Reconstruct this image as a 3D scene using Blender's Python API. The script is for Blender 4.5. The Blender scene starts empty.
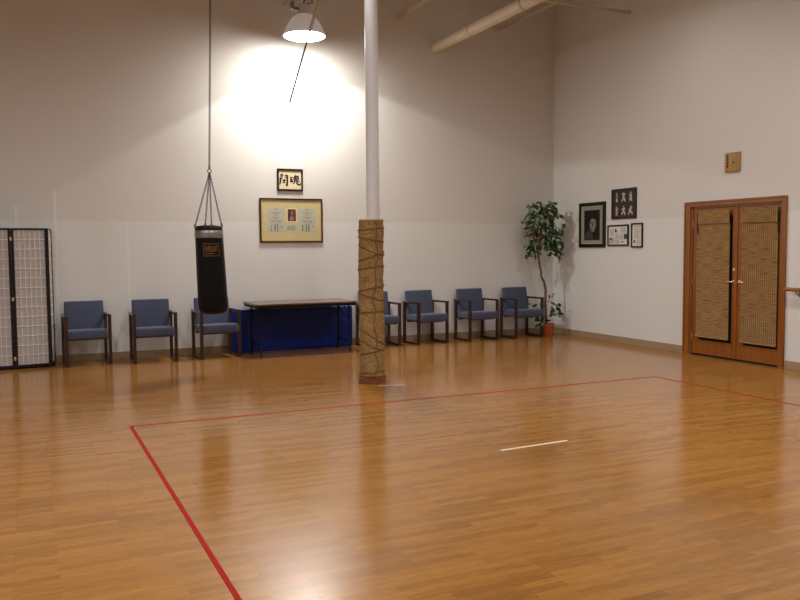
import bpy, bmesh, math, random
from mathutils import Vector, Matrix
random.seed(7)
sc = bpy.context.scene
COL = sc.collection
PI = math.pi

# ------------------------------------------------------------------ materials
def srgb(r, g, b):
    f = lambda c: (c/255/12.92) if c/255 <= .04045 else ((c/255+.055)/1.055)**2.4
    return (f(r), f(g), f(b), 1)

class NT:
    def __init__(s, name):
        s.m = bpy.data.materials.new(name); s.m.use_nodes = True
        s.t = s.m.node_tree; s.n = s.t.nodes; s.b = s.n['Principled BSDF']
    def new(s, typ, **kw):
        n = s.n.new(typ)
        for k, v in kw.items(): setattr(n, k, v)
        return n
    def link(s, a, b): s.t.links.new(a, b)
    def coord(s, scale=(1, 1, 1), out='Object'):
        tc = s.new('ShaderNodeTexCoord'); mp = s.new('ShaderNodeMapping')
        mp.inputs['Scale'].default_value = scale
        s.link(tc.outputs[out], mp.inputs['Vector']); return mp.outputs['Vector']
    def noise(s, vec, scale=5, detail=4, rough=.55):
        n = s.new('ShaderNodeTexNoise'); n.inputs['Scale'].default_value = scale
        n.inputs['Detail'].default_value = detail; n.inputs['Roughness'].default_value = rough
        s.link(vec, n.inputs['Vector']); return n.outputs['Fac']
    def ramp(s, fac, stops):
        r = s.new('ShaderNodeValToRGB'); e = r.color_ramp.elements
        while len(e) < len(stops): e.new(.5)
        for el, (p, c) in zip(e, stops): el.position = p; el.color = c
        s.link(fac, r.inputs['Fac']); return r.outputs['Color']
    def mix(s, fac, a, b, mode='MIX'):
        m = s.new('ShaderNodeMix', data_type='RGBA', blend_type=mode)
        for v, i in ((fac, 0), (a, 6), (b, 7)):
            if isinstance(v, (int, float, tuple)): m.inputs[i].default_value = v
            else: s.link(v, m.inputs[i])
        return m.outputs[2]
    def math(s, op, a, b=0.0):
        m = s.new('ShaderNodeMath', operation=op)
        for v, i in ((a, 0), (b, 1)):
            if isinstance(v, (int, float)): m.inputs[i].default_value = v
            else: s.link(v, m.inputs[i])
        return m.outputs[0]
    def bump(s, h, strength=.2, dist=.01):
        b = s.new('ShaderNodeBump'); b.inputs['Strength'].default_value = strength
        b.inputs['Distance'].default_value = dist
        s.link(h, b.inputs['Height']); s.link(b.outputs['Normal'], s.b.inputs['Normal'])
    def base(s, c):
        if isinstance(c, tuple): s.b.inputs['Base Color'].default_value = c
        else: s.link(c, s.b.inputs['Base Color'])
    def set(s, **kw):
        for k, v in kw.items(): s.b.inputs[k.replace('_', ' ')].default_value = v
        return s

def mottled(name, c1, c2, scale=20, rough=.6, stretch=(1, 1, 1), bump=0, metal=0, spec=.5):
    t = NT(name); v = t.coord(stretch); f = t.noise(v, scale)
    t.base(t.ramp(f, [(.3, c1), (.7, c2)])); t.set(Roughness=rough, Metallic=metal)
    t.b.inputs['Specular IOR Level'].default_value = spec
    if bump: t.bump(f, bump, .004)
    return t.m

def wall_material():
    t = NT('painted_wall')
    v = t.coord()
    sx = t.new('ShaderNodeSeparateXYZ'); t.link(v, sx.inputs[0])
    low = t.math('LESS_THAN', sx.outputs['Z'], 1.925)
    f = t.noise(v, 1.3, 3); g = t.noise(v, 60, 3)
    up = t.mix(f, srgb(211, 207, 201), srgb(216, 212, 206))
    lo = t.mix(f, srgb(218, 216, 212), srgb(223, 221, 217))
    c = t.mix(low, up, lo)
    # touch-up strips of fresher paint over two board joints of the back wall
    def strip(x, w, z0, z1):
        a = t.math('COMPARE', sx.outputs['X'], x); a.node.inputs[2].default_value = w
        b = t.math('GREATER_THAN', sx.outputs['Z'], z0); d = t.math('LESS_THAN', sx.outputs['Z'], z1)
        return t.math('MULTIPLY', a, t.math('MULTIPLY', b, d))
    s1 = t.math('MAXIMUM', strip(-8.07, .016, .1, 2.32), strip(-8.545, .014, .1, 2.12))
    s2 = t.math('MAXIMUM', s1, strip(-7.15, .012, .1, 1.9))
    c = t.mix(t.math('MULTIPLY', s2, .7), c, srgb(232, 229, 226))
    t.base(c); t.set(Roughness=.62); t.b.inputs['Specular IOR Level'].default_value = .3
    t.bump(g, .06, .003)
    return t.m

def floor_material():
    t = NT('strip_wood_floor')
    v = t.coord()
    br = t.new('ShaderNodeTexBrick'); t.link(v, br.inputs['Vector'])
    br.offset = .37; br.offset_frequency = 2; br.squash = 1
    br.inputs['Scale'].default_value = 1
    br.inputs['Brick Width'].default_value = .52; br.inputs['Row Height'].default_value = .054
    br.inputs['Mortar Size'].default_value = .0009; br.inputs['Mortar Smooth'].default_value = .3
    br.inputs['Bias'].default_value = -.1
    br.inputs['Color1'].default_value = srgb(178, 122, 56); br.inputs['Color2'].default_value = srgb(130, 82, 32)
    br.inputs['Mortar'].default_value = srgb(70, 42, 18)
    grain = t.noise(t.coord((2.6, 60, 1)), 3.2, 6, .62)
    g2 = t.noise(t.coord((.9, 9, 1)), 2.1, 3)
    c = t.mix(.42, br.outputs['Color'], t.ramp(grain, [(.33, srgb(86, 48, 16)), (.62, srgb(184, 130, 64))]), 'MIX')
    c = t.mix(.22, c, t.ramp(g2, [(.3, srgb(112, 68, 24)), (.7, srgb(170, 118, 54))]))
    t.base(c)
    t.b.inputs['Roughness'].default_value = .21
    big = t.noise(t.coord((1, 1, 1)), .9, 3)
    rr = t.new('ShaderNodeMapRange'); t.link(big, rr.inputs['Value'])
    rr.inputs['To Min'].default_value = .13; rr.inputs['To Max'].default_value = .19
    t.link(rr.outputs[0], t.b.inputs['Roughness'])
    t.b.inputs['Specular IOR Level'].default_value = .5
    t.bump(grain, .010, .002)
    return t.m

def wood(name, c1, c2, axis='Z', rough=.4, scale=3, coat=0):
    st = {'X': (.6, 9, 9), 'Y': (9, .6, 9), 'Z': (9, 9, .6)}[axis]
    t = NT(name); f = t.noise(t.coord(st), scale, 6, .6)
    t.base(t.ramp(f, [(.28, c1), (.72, c2)])); t.set(Roughness=rough)
    t.b.inputs['Coat Weight'].default_value = coat
    t.bump(f, .08, .003)
    return t.m

def bamboo(name, vertical, amount):
    t = NT(name); v = t.coord()
    f = t.noise(t.coord((1, 3.5, 110)), 1.6, 4, .6)
    c = t.ramp(f, [(.30, srgb(66, 44, 22)), (.42, srgb(136, 100, 56)), (.56, srgb(172, 136, 82)), (.8, srgb(200, 166, 108))])
    sx = t.new('ShaderNodeSeparateXYZ'); t.link(v, sx.inputs[0])
    w = t.math('PINGPONG', t.math('MULTIPLY', sx.outputs['Y'], vertical), .5)
    ln = t.math('LESS_THAN', w, .13)
    c = t.mix(t.math('MULTIPLY', ln, amount), c, srgb(92, 66, 36))
    t.base(c); t.set(Roughness=.75)
    return t.m

def burlap():
    t = NT('straw_matting'); v = t.coord()
    f = t.noise(t.coord((14, 14, 70)), 1.3, 4, .65); g = t.noise(v, 5, 3)
    w = t.new('ShaderNodeTexWave', bands_direction='Z'); w.inputs['Scale'].default_value = 26
    w.inputs['Distortion'].default_value = 2.5; w.inputs['Detail'].default_value = 2
    w.inputs['Detail Scale'].default_value = 3
    t.link(v, w.inputs['Vector'])
    c = t.ramp(f, [(.3, srgb(116, 84, 44)), (.5, srgb(192, 152, 92)), (.72, srgb(226, 190, 130))])
    c = t.mix(.45, c, t.ramp(w.outputs['Fac'], [(.1, srgb(100, 70, 36)), (.6, srgb(214, 174, 114))]))
    sp = t.noise(t.coord((30, 30, 46)), 1.5, 2)
    c = t.mix(t.math('MULTIPLY', t.math('GREATER_THAN', sp, .57), .55), c, srgb(98, 66, 34))
    t.base(t.mix(t.math('MULTIPLY', g, .25), c, srgb(130, 96, 56))); t.set(Roughness=.9)
    t.bump(w.outputs['Fac'], .9, .008)
    return t.m

def fabric(name, c1, c2):
    t = NT(name); v = t.coord(); f = t.noise(v, 260, 2); g = t.noise(v, 6, 3)
    c = t.ramp(f, [(.35, c1), (.65, c2)])
    t.base(t.mix(t.math('MULTIPLY', g, .3), c, c1)); t.set(Roughness=.92)
    t.b.inputs['Sheen Weight'].default_value = .25
    t.bump(f, .25, .002)
    return t.m

def flat(name, c, rough=.6, metal=0, noise=.05):
    d = tuple(max(0, x*(1-noise*2)) for x in c[:3])+(1,)
    return mottled(name, d, c, 30, rough, metal=metal)

def emit(name, c, s):
    t = NT(name); t.base((1, 1, 1, 1)); t.b.inputs['Emission Color'].default_value = c
    t.b.inputs['Emission Strength'].default_value = s; return t.m

def leaf_mat():
    t = NT('fig_leaf'); v = t.coord(); f = t.noise(v, 14, 2)
    t.base(t.ramp(f, [(.3, srgb(22, 42, 12)), (.55, srgb(52, 84, 26)), (.78, srgb(112, 138, 58))]))
    t.set(Roughness=.42); return t.m

def glass():
    t = NT('dark_door_glass'); t.base((.9, .95, .95, 1)); t.set(Roughness=.03)
    t.b.inputs['Transmission Weight'].default_value = 1; t.b.inputs['IOR'].default_value = 1.1; return t.m

def glow_dome():
    t = NT('translucent_acrylic_dome'); t.base(srgb(226, 220, 216)); t.set(Roughness=.35)
    t.b.inputs['Emission Color'].default_value = (1, .93, .9, 1); t.b.inputs['Emission Strength'].default_value = .13; return t.m

M = dict(
    wall=wall_material(), floor=floor_material(),
    ceiling=flat('ceiling_paint', srgb(196, 190, 182), .8),
    base=mottled('tan_baseboard', srgb(150, 126, 94), srgb(166, 142, 110), 8, .45),
    oak=wood('orange_oak', srgb(118, 66, 18), srgb(156, 92, 30), 'Z', .32, coat=.25),
    oak_h=wood('orange_oak_rail', srgb(118, 66, 18), srgb(156, 92, 30), 'Y', .32, coat=.25),
    mahog=wood('dark_mahogany', srgb(36, 17, 14), srgb(68, 32, 24), 'Z', .3, coat=.3),
    mahog_h=wood('dark_mahogany_rail', srgb(36, 17, 14), srgb(68, 32, 24), 'Y', .3, coat=.3),
    blue=fabric('slate_blue_upholstery', srgb(52, 58, 80), srgb(82, 90, 112)),
    bl=flat('black_lacquer', srgb(18, 17, 24), .25),
    paper=mottled('rice_paper', srgb(168, 160, 158), srgb(190, 183, 180), 40, .8, (6, 6, 1)),
    muntin=flat('white_lattice', srgb(236, 230, 222), .5),
    brass=flat('brass', srgb(240, 214, 140), .2, .85),
    leather=mottled('black_vinyl', srgb(6, 6, 11), srgb(11, 11, 18), 30, .42, bump=.05, spec=.22),
    steel=flat('grey_steel', srgb(150, 146, 142), .35, .85),
    chain=flat('chain_steel', srgb(84, 78, 72), .45, .7),
    gold=flat('gold_print', srgb(136, 92, 36), .5),
    pole=flat('white_enamel', srgb(228, 228, 230), .35),
    mat_straw=burlap(),
    rope=mottled('brown_rope', srgb(92, 62, 32), srgb(150, 110, 62), 90, .9, bump=.3),
    block=wood('brown_base_wood', srgb(92, 50, 24), srgb(140, 84, 42), 'X', .5),
    tabletop=wood('walnut_laminate', srgb(84, 60, 44), srgb(112, 84, 64), 'X', .2),
    tblack=mottled('black_painted_steel', srgb(10, 8, 9), srgb(16, 13, 14), 30, .5, spec=.25),
    vinyl=mottled('blue_vinyl', srgb(0, 30, 104), srgb(3, 40, 124), 4, .45, spec=.3),
    vinyl_edge=flat('pale_blue_seam', srgb(20, 46, 140), .4),
    terra=mottled('terracotta', srgb(168, 72, 36), srgb(196, 96, 52), 14, .75),
    soil=mottled('potting_soil', srgb(36, 26, 18), srgb(64, 46, 30), 60, .95),
    bark=mottled('fig_bark', srgb(72, 48, 34), srgb(124, 92, 68), 30, .85, (1, 1, .3), .3),
    leaf=leaf_mat(),
    frame=flat('black_frame', srgb(22, 17, 16), .3), dframe=flat('dark_red_frame', srgb(44, 20, 18), .3),
    gilt=flat('gilt_fillet', srgb(206, 170, 96), .35, .4),
    cream=flat('cream_mat', srgb(206, 190, 140), .7), ivory=flat('ivory_paper', srgb(224, 208, 170), .8),
    white=flat('white_paper', srgb(222, 218, 208), .8), greypaper=flat('grey_paper', srgb(186, 186, 166), .8),
    ink=flat('black_ink', srgb(20, 18, 18), .6), greyink=flat('grey_ink', srgb(138, 134, 124), .7),
    redprint=mottled('red_photo_print', srgb(44, 10, 16), srgb(140, 50, 54), 26, .4),
    photo=flat('dark_photo_print', srgb(24, 22, 24), .35), skin=mottled('grey_photo_tone', srgb(92, 86, 82), srgb(150, 142, 136), 16, .5),
    tone=flat('mid_photo_tone', srgb(62, 58, 58), .5), greenmat=flat('grey_green_mat', srgb(150, 142, 118), .7),
    plum=flat('dark_plum_print', srgb(46, 30, 34), .5), figure=flat('pale_figure_print', srgb(214, 196, 178), .6),
    purple=flat('purple_print', srgb(74, 62, 96), .6),
    plaque=wood('honey_plaque', srgb(124, 84, 24), srgb(186, 140, 50), 'Z', .4, coat=.2),
    burn=flat('burnt_mark', srgb(48, 22, 12), .6),
    red=mottled('red_tape', srgb(146, 20, 16), srgb(164, 26, 20), 20, .75, spec=.15), wtape=flat('white_tape', srgb(238, 226, 208), .5),
    gtape=flat('grey_tape', srgb(176, 158, 146), .4),
    pipe=flat('cream_pipe', srgb(214, 200, 174), .5), joist=flat('cream_steel', srgb(196, 180, 152), .55),
    reflector=flat('grey_reflector', srgb(206, 200, 198), .4), dome=glow_dome(), lens=emit('lit_lamp_lens', (1, .965, .915, 1), 120),
    rod=flat('pale_conduit', srgb(206, 196, 182), .5), cord=flat('dark_cord', srgb(30, 18, 16), .8),
    bamboo1=bamboo('bamboo_weave_fine', 22, .2), bamboo2=bamboo('bamboo_weave_ribbed', 32, .8),
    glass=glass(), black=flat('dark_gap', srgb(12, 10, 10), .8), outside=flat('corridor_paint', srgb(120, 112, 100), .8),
)

# ------------------------------------------------------------------ mesh helpers
class MB:
    def __init__(s): s.bm = bmesh.new()
    def box(s, c, d, rot=None, bev=0, seg=2):
        r = bmesh.ops.create_cube(s.bm, size=1)
        vs = r['verts']
        bmesh.ops.scale(s.bm, vec=d, verts=vs)
        if bev:
            es = list({e for v in vs for e in v.link_edges})
            o = bmesh.ops.bevel(s.bm, geom=es, offset=bev, segments=seg, profile=.6, affect='EDGES')
            vs = list({v for f in o['faces'] for v in f.verts} | {v for v in vs if v.is_valid})
        if rot is not None: bmesh.ops.rotate(s.bm, cent=(0, 0, 0), matrix=rot, verts=vs)
        bmesh.ops.translate(s.bm, vec=c, verts=vs)
        return s
    def b2(s, a, b, bev=0, seg=2):
        a, b = Vector(a), Vector(b)
        return s.box((a+b)/2, [abs(x) for x in (b-a)], None, bev, seg)
    def tube(s, pts, r, n=8, closed=False):
        pts = [Vector(p) for p in pts]; m = len(pts)
        rs = r if isinstance(r, (list, tuple)) else [r]*m
        rings = []; prev = None
        for i, p in enumerate(pts):
            if closed: d = pts[(i+1) % m]-pts[i-1]
            else: d = pts[min(i+1, m-1)]-pts[max(i-1, 0)]
            d.normalize()
            if prev is None:
                u = d.orthogonal().normalized()
            else:
                u = (prev-d*prev.dot(d)).normalized()
            prev = u; w = d.cross(u)
            rings.append([s.bm.verts.new(p+(u*math.cos(2*PI*k/n)+w*math.sin(2*PI*k/n))*rs[i]) for k in range(n)])
        for i in range(m if closed else m-1):
            a, b = rings[i], rings[(i+1) % m]
            off = 0
            if closed and i == m-1:
                off = min(range(n), key=lambda o: (a[0].co-b[o].co).length)
            for k in range(n): s.bm.faces.new((a[k], a[(k+1) % n], b[(k+1+off) % n], b[(k+off) % n]))
        if not closed:
            s.bm.faces.new(list(reversed(rings[0]))); s.bm.faces.new(rings[-1])
        return s
    def lathe(s, prof, c=(0, 0, 0), n=32, jitter=None):
        c = Vector(c); rings = []
        for r, z in prof:
            if r < 1e-6: rings.append([s.bm.verts.new(c+Vector((0, 0, z)))])
            else: rings.append([s.bm.verts.new(c+Vector((r*math.cos(2*PI*k/n), r*math.sin(2*PI*k/n), z))) for k in range(n)])
        for a, b in zip(rings, rings[1:]):
            if len(a) == 1 and len(b) == 1: continue
            for k in range(n):
                if len(a) == 1: s.bm.faces.new((a[0], b[(k+1) % n], b[k]))
                elif len(b) == 1: s.bm.faces.new((a[k], a[(k+1) % n], b[0]))
                else: s.bm.faces.new((a[k], a[(k+1) % n], b[(k+1) % n], b[k]))
        return s
    def prism(s, poly, depth, to):
        """poly: 2-D points (u,v); to(u,v,d) gives the 3-D point; depth gives thickness"""
        a = [s.bm.verts.new(to(u, v, 0)) for u, v in poly]; b = [s.bm.verts.new(to(u, v, depth)) for u, v in poly]
        s.bm.faces.new(b); s.bm.faces.new(list(reversed(a)))
        for i in range(len(a)):
            j = (i+1) % len(a); s.bm.faces.new((a[i], a[j], b[j], b[i]))
        return s
    def ob(s, name, mat, parent=None, loc=(0, 0, 0), smooth=False, rz=0):
        bmesh.ops.recalc_face_normals(s.bm, faces=s.bm.faces)
        me = bpy.data.meshes.new(name); s.bm.to_mesh(me); s.bm.free()
        me.materials.append(M[mat] if isinstance(mat, str) else mat)
        if smooth:
            me.polygons.foreach_set('use_smooth', [True]*len(me.polygons))
            if smooth != 'all' and hasattr(me, 'set_sharp_from_angle'): me.set_sharp_from_angle(angle=math.radians(38))
        o = bpy.data.objects.new(name, me); COL.objects.link(o)
        o.location = loc; o.rotation_euler.z = rz
        if parent: o.parent = parent
        return o

def tag(o, label, cat, group=None, kind=None):
    o['label'] = label; o['category'] = cat
    if group: o['group'] = group
    if kind: o['kind'] = kind
    return o
def thing(name, label, cat, loc=(0, 0, 0), rz=0, group=None):
    o = bpy.data.objects.new(name, None); COL.objects.link(o)
    o.empty_display_size = .1
    o.location = loc; o.rotation_euler.z = rz
    return tag(o, label, cat, group)
def struct(o): o['kind'] = 'structure'; return o
def copy_thing(root, loc, rz, label):
    r = root.copy(); COL.objects.link(r); r.location = loc; r.rotation_euler.z = rz; r['label'] = label
    for ch in list(root.children):
        c = ch.copy(); COL.objects.link(c); c.parent = r
        for g in list(ch.children):
            d = g.copy(); COL.objects.link(d); d.parent = c
    return r

# ------------------------------------------------------------------ room shell
X0, Y0, ZC = -14.0, -16.0, 5.95
T = .15
DY0, DY1, DZ = -3.262, -4.763, 2.055          # clear door opening on the right wall
struct(MB().b2((X0, Y0, -.1), (0, 0, 0)).ob('floor', 'floor'))
struct(MB().b2((X0-T, Y0-T, ZC), (T, T, ZC+.1)).ob('ceiling', 'ceiling'))
struct(MB().b2((X0-T, 0, -.1), (0, T, ZC)).ob('wall_back', 'wall'))
struct(MB().b2((0, DY0, -.1), (T, T, ZC)).b2((0, Y0, -.1), (T, DY1, ZC)).b2((0, DY1, DZ), (T, DY0, ZC)).ob('wall_right', 'wall'))
struct(MB().b2((X0-T, Y0, -.1), (X0, 0, ZC)).ob('wall_left', 'wall'))
struct(MB().b2((X0-T, Y0-T, -.1), (T, Y0, ZC)).ob('wall_front', 'wall'))
BH = .105
struct(MB().b2((X0, -.014, 0), (-.014, -.0005, BH), .003).ob('baseboard_back', 'base'))
CW = .105                                       # door casing width
struct(MB().b2((-.014, DY0+CW, 0), (-.0005, -.0005, BH), .003).b2((-.014, Y0, 0), (-.0005, DY1-CW+.03, BH), .003).ob('baseboard_right', 'base'))

# door casing, jamb and the pair of glazed leaves
cy0, cy1, ctop = DY0+.108, DY1-.072, 2.125
mb = MB()
mb.b2((-.022, DY0, 0), (-.0005, cy0, DZ), .004).b2((-.022, cy1, 0), (-.0005, DY1, DZ), .004).b2((-.022, cy1, DZ), (-.0005, cy0, ctop), .004)
mb.b2((-.030, cy0-.022, 0), (-.0215, cy0, ctop-.022), .003).b2((-.030, cy1, 0), (-.0215, cy1+.022, ctop-.022), .003).b2((-.030, cy1, ctop-.022), (-.0215, cy0, ctop), .003)
struct(mb.ob('trim_1', 'oak'))
mb = MB()
mb.b2((.0, DY0-.03, .0), (T, DY0, DZ)).b2((0, DY1, 0), (T, DY1+.03, DZ)).b2((0, DY1, DZ-.025), (T, DY0, DZ))
struct(mb.ob('trim_2', 'oak'))
struct(MB().b2((.0, DY1+.03, 0), (T, DY0-.03, .012)).ob('trim_3', 'black'))
def door_leaf(name, ya, yb, gl0, gl1, label):
    # ya > yb; glass opening gl0..gl1
    z0, z1, g0, g1 = .022, DZ-.03, .205, 1.93
    mb = MB(); x0, x1 = .012, .056
    mb.b2((x0, gl0, z0), (x1, ya, z1), .003).b2((x0, yb, z0), (x1, gl1, z1), .003)
    mb.b2((x0, gl1, z0), (x1, gl0, g0), .003).b2((x0, gl1, g1), (x1, gl0, z1), .003)
    d = struct(mb.ob(name, 'oak'))
    MB().b2((.03, gl1, g0), (.036, gl0, g1)).ob('glass_pane', 'glass', d)
    b = MB()
    for za, zb in ((g0, g0+.012), (g1-.012, g1)): b.b2((.008, gl1, za), (.03, gl0, zb))
    for y in (gl0-.012, gl1): b.b2((.008, y, g0), (.03, y+.012, g1))
    b.ob('glazing_bead', 'oak', d)
    return d
MID = -4.055
dl = door_leaf('door_1', DY0-.033, MID+.003, -3.42, -4.002, '')
dr = door_leaf('door_2', MID-.003, DY1+.033, -4.185, -4.728, '')
MB().b2((.0, MID-.022, .022), (.012, MID+.022, DZ-.03), .004).ob('astragal', 'oak', dl)
for d, y, s in ((dl, -4.022, 1), (dr, -4.115, -1)):
    h = MB().lathe([(0, 0), (.026, 0), (.026, .006), (.012, .01), (.012, .035), (0, .035)], n=20)
    bmesh.ops.rotate(h.bm, cent=(0, 0, 0), matrix=Matrix.Rotation(-PI/2, 3, 'Y'), verts=h.bm.verts)
    bmesh.ops.translate(h.bm, vec=(.012, y, 1.04), verts=h.bm.verts)
    h.tube([(-.024, y, 1.04), (-.028, y+s*.03, 1.043), (-.026, y+s*.085, 1.036)], [.011, .010, .008], 10)
    h.ob('lever_handle', 'brass', d, smooth=True)
h = MB().lathe([(0, 0), (.028, 0), (.028, .008), (.016, .02), (0, .022)], n=20)
bmesh.ops.rotate(h.bm, cent=(0, 0, 0), matrix=Matrix.Rotation(-PI/2, 3, 'Y'), verts=h.bm.verts)
bmesh.ops.translate(h.bm, vec=(.012, -4.024, 1.195), verts=h.bm.verts)
h.ob('deadbolt', 'brass', dl, smooth=True)
for zc in (.25, 1.03, 1.82):
    MB().tube([(.008, DY0-.033, zc-.045), (.008, DY0-.033, zc+.045)], .008, 8).ob('hinge', 'brass', dl)
# the unlit corridor behind the door
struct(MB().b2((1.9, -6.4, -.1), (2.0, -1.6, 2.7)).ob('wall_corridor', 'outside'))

# roll-up bamboo blinds hung on the leaves
def blind(label, y0, y1, z0, z1, zval, mat, cord_y):
    t = thing('bamboo_blind', label, 'blind', (0, (y0+y1)/2, z0), 0, 'bamboo blinds on the double doors')
    cy, cz = (y0+y1)/2, z0
    w = abs(y0-y1)/2
    def slab(za, zb, xf, th, wob=.0):
        mb = MB(); n = int((zb-za)/.0085); prof = []
        for i in range(n*2+1):
            z = za+(zb-za)*i/(n*2); x = xf-(.0035 if i % 2 else 0)
            prof.append((x, z))
        L = []; R = []
        for x, z in prof:
            jl = random.uniform(-.002, .002)
            L.append(mb.bm.verts.new((x, w+jl, z-cz))); R.append(mb.bm.verts.new((x, -w+jl, z-cz)))
        Lb = [mb.bm.verts.new((xf+th, w, za-cz)), mb.bm.verts.new((xf+th, w, zb-cz))]
        Rb = [mb.bm.verts.new((xf+th, -w, za-cz)), mb.bm.verts.new((xf+th, -w, zb-cz))]
        for i in range(len(L)-1): mb.bm.faces.new((L[i], L[i+1], R[i+1], R[i]))
        mb.bm.faces.new((Lb[0], Lb[1], Rb[1], Rb[0]))
        mb.bm.faces.new(L+[Lb[1], Lb[0]]); mb.bm.faces.new(R+[Rb[1], Rb[0]])
        mb.bm.faces.new((L[0], R[0], Rb[0], Lb[0])); mb.bm.faces.new((L[-1], R[-1], Rb[1], Lb[1]))
        return mb
    slab(z0, zval+.01, -.012, .008).ob('woven_panel', mat, t)
    slab(zval, z1, -.026, .010).ob('valance', mat, t)
    MB().b2((-.014, -w, z1-.03-cz), (.010, w, z1-cz), .002).ob('headrail', 'bamboo1', t)
    MB().tube([(-.012, -w, .0), (-.012, w, .0)], .011, 8).ob('bottom_rail', 'bamboo1', t)
    mb = MB()
    a = cord_y-cy
    mb.tube([(-.030, a, zval-cz+.16), (-.032, a, zval-cz), (-.031, a-.006, zval-cz-.14)], .006, 6)
    mb.tube([(-.030, a, zval-cz-.01), (-.033, a-.02, zval-cz-.07), (-.031, a-.006, zval-cz-.13)], .005, 6)
    mb.ob('pull_cord', 'cord', t)
    return t
blind('woven bamboo blind on the left door leaf, a dark gap down its right edge', -3.385, -3.955, .268, 1.995, 1.815, 'bamboo1', -3.405)
blind('ribbed bamboo blind on the right door leaf, dark cord at its upper right', -4.155, -4.712, .262, 1.998, 1.81, 'bamboo2', -4.722)

# ------------------------------------------------------------------ chairs
def make_chair(loc, rz, label):
    t = thing('armchair', label, 'chair', loc, rz, 'blue armchairs along the back wall')
    fw, fd, b = .54, .42, .042
    for sx in (-1, 1):
        x = sx*fw/2
        MB().b2((x-.021, -fd/2-.021, .0), (x+.021, -fd/2+.021, .66), .004).ob('leg', 'mahog', t)
        MB().b2((x-.021, fd/2-.021, .0), (x+.021, fd/2+.021, .66), .004).ob('leg', 'mahog', t)
        MB().b2((x-.0205, -fd/2+.0205, .001), (x+.0205, fd/2-.0205, .034), .004).ob('floor_runner', 'mahog_h', t)
        MB().b2((x-.023, -fd/2-.024, .642), (x+.023, fd/2+.022, .672), .006).ob('armrest', 'mahog_h', t)
    for y in (-.13, .15):
        MB().b2((-fw/2+.02, y-.015, .335), (fw/2-.02, y+.015, .368), .003).ob('crossbar', 'mahog_h', t)
    # seat cushion
    w = fw/2-.0225
    mb = MB(); mb.box((0, -.025, .413), (2*w, .49, .112), None, .034, 4)
    for v in mb.bm.verts:
        if v.co.z > .43: v.co.z += .016*(1-(v.co.x/w)**2)*(1-((v.co.y+.02)/.23)**2)+.012*(-(v.co.y)/.23)
    mb.ob('seat', 'blue', t, smooth='all')
    mb = MB(); mb.box((0, 0, 0), (2*w+.004, .062, .40), None, .022, 4)
    for v in mb.bm.verts:
        v.co.y += -.012*(1-(v.co.x/w)**2)*(1 if v.co.y < 0 else 0)
    bmesh.ops.rotate(mb.bm, cent=(0, 0, 0), matrix=Matrix.Rotation(math.radians(-9), 3, 'X'), verts=mb.bm.verts)
    bmesh.ops.translate(mb.bm, vec=(0, .19, .638), verts=mb.bm.verts)
    bk = mb.ob('backrest', 'blue', t, smooth='all')
    return t
LB = 'blue upholstered wooden armchair '
c0 = make_chair((-7.745, -.31, 0), math.radians(3), LB+'nearest the folding screen')
for x, y, a, lab in [
    (-6.895, -.40, 0, LB+'standing alone between the screen-side chair and the punching bag'),
    (-6.03, -.375, 5, LB+'directly behind the hanging punching bag'),
    (-3.49, -.29, 0, LB+'half hidden behind the straw-wrapped column'),
    (-2.67, -.302, 7, LB+'first one clear of the wrapped column on its right'),
    (-1.735, -.30, 5, LB+'middle of the three between column and potted tree'),
    (-.85, -.298, 4, LB+'right beside the potted tree in the corner')]:
    copy_thing(c0, (x, y, 0), math.radians(a), lab)

# ------------------------------------------------------------------ folding table and blue mats
t = thing('folding_table', 'long folding table with brown top and black steel legs before the blue mat', 'table', (-4.815, -.46, 0))
L2, W2, H = .755, .40, .75
MB().b2((-L2, -W2, H-.022), (L2, W2, H), .004).ob('tabletop', 'tabletop', t)
mb = MB()
mb.b2((-L2+.02, -W2+.02, H-.062), (L2-.02, -W2+.035, H-.0225)).b2((-L2+.02, W2-.035, H-.062), (L2-.02, W2-.02, H-.0225))
mb.b2((-L2+.02, -W2+.035, H-.062), (-L2+.035, W2-.035, H-.0225)).b2((L2-.035, -W2+.035, H-.062), (L2-.02, W2-.035, H-.0225))
mb.ob('apron', 'tblack', t)
for s in (-1, 1):
    lx = s*.672
    for y in (-.265, .20):
        sg = -1 if y < 0 else 1
        MB().tube([(lx, y, H-.03), (lx, y, .17), (lx, y+sg*.015, .13), (lx, y+sg*.03, .0)], .014, 10).ob('leg', 'tblack', t, smooth=True)
    MB().tube([(lx, -.265, .16), (lx, .20, .16)], .010, 8).ob('crossbar', 'tblack', t, smooth=True)
    MB().tube([(lx, -.03, H-.03), (lx, -.03, H-.06), (lx-s*.005, -.265, .52)], .007, 8).ob('crossbar', 'tblack', t, smooth=True)
    for y in (-.265, .20):
        MB().tube([(lx, y, .50), (lx-s*.10, y*.9, .60), (lx-s*.17, y*.8, H-.025)], .010, 8).ob('folding_brace', 'tblack', t, smooth=True)
# gym mat standing behind the table, folded in three upright panels
t = thing('folding_gym_mat', 'tall blue vinyl gym mat standing folded against the wall behind the table', 'mat', (-4.80, -.11, 0))
for xa, xb, z in ((-.965, -.70, .625), (-.698, .62, .63), (.622, .95, .622)):
    MB().b2((xa, .008, .0), (xb, .098, z), .016, 3).ob('mat_panel', 'vinyl', t, smooth=True)
for x in (-.699, .621): MB().b2((x-.006, .0055, .02), (x+.006, .010, .61)).ob('seam', 'vinyl_edge', t)

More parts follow.
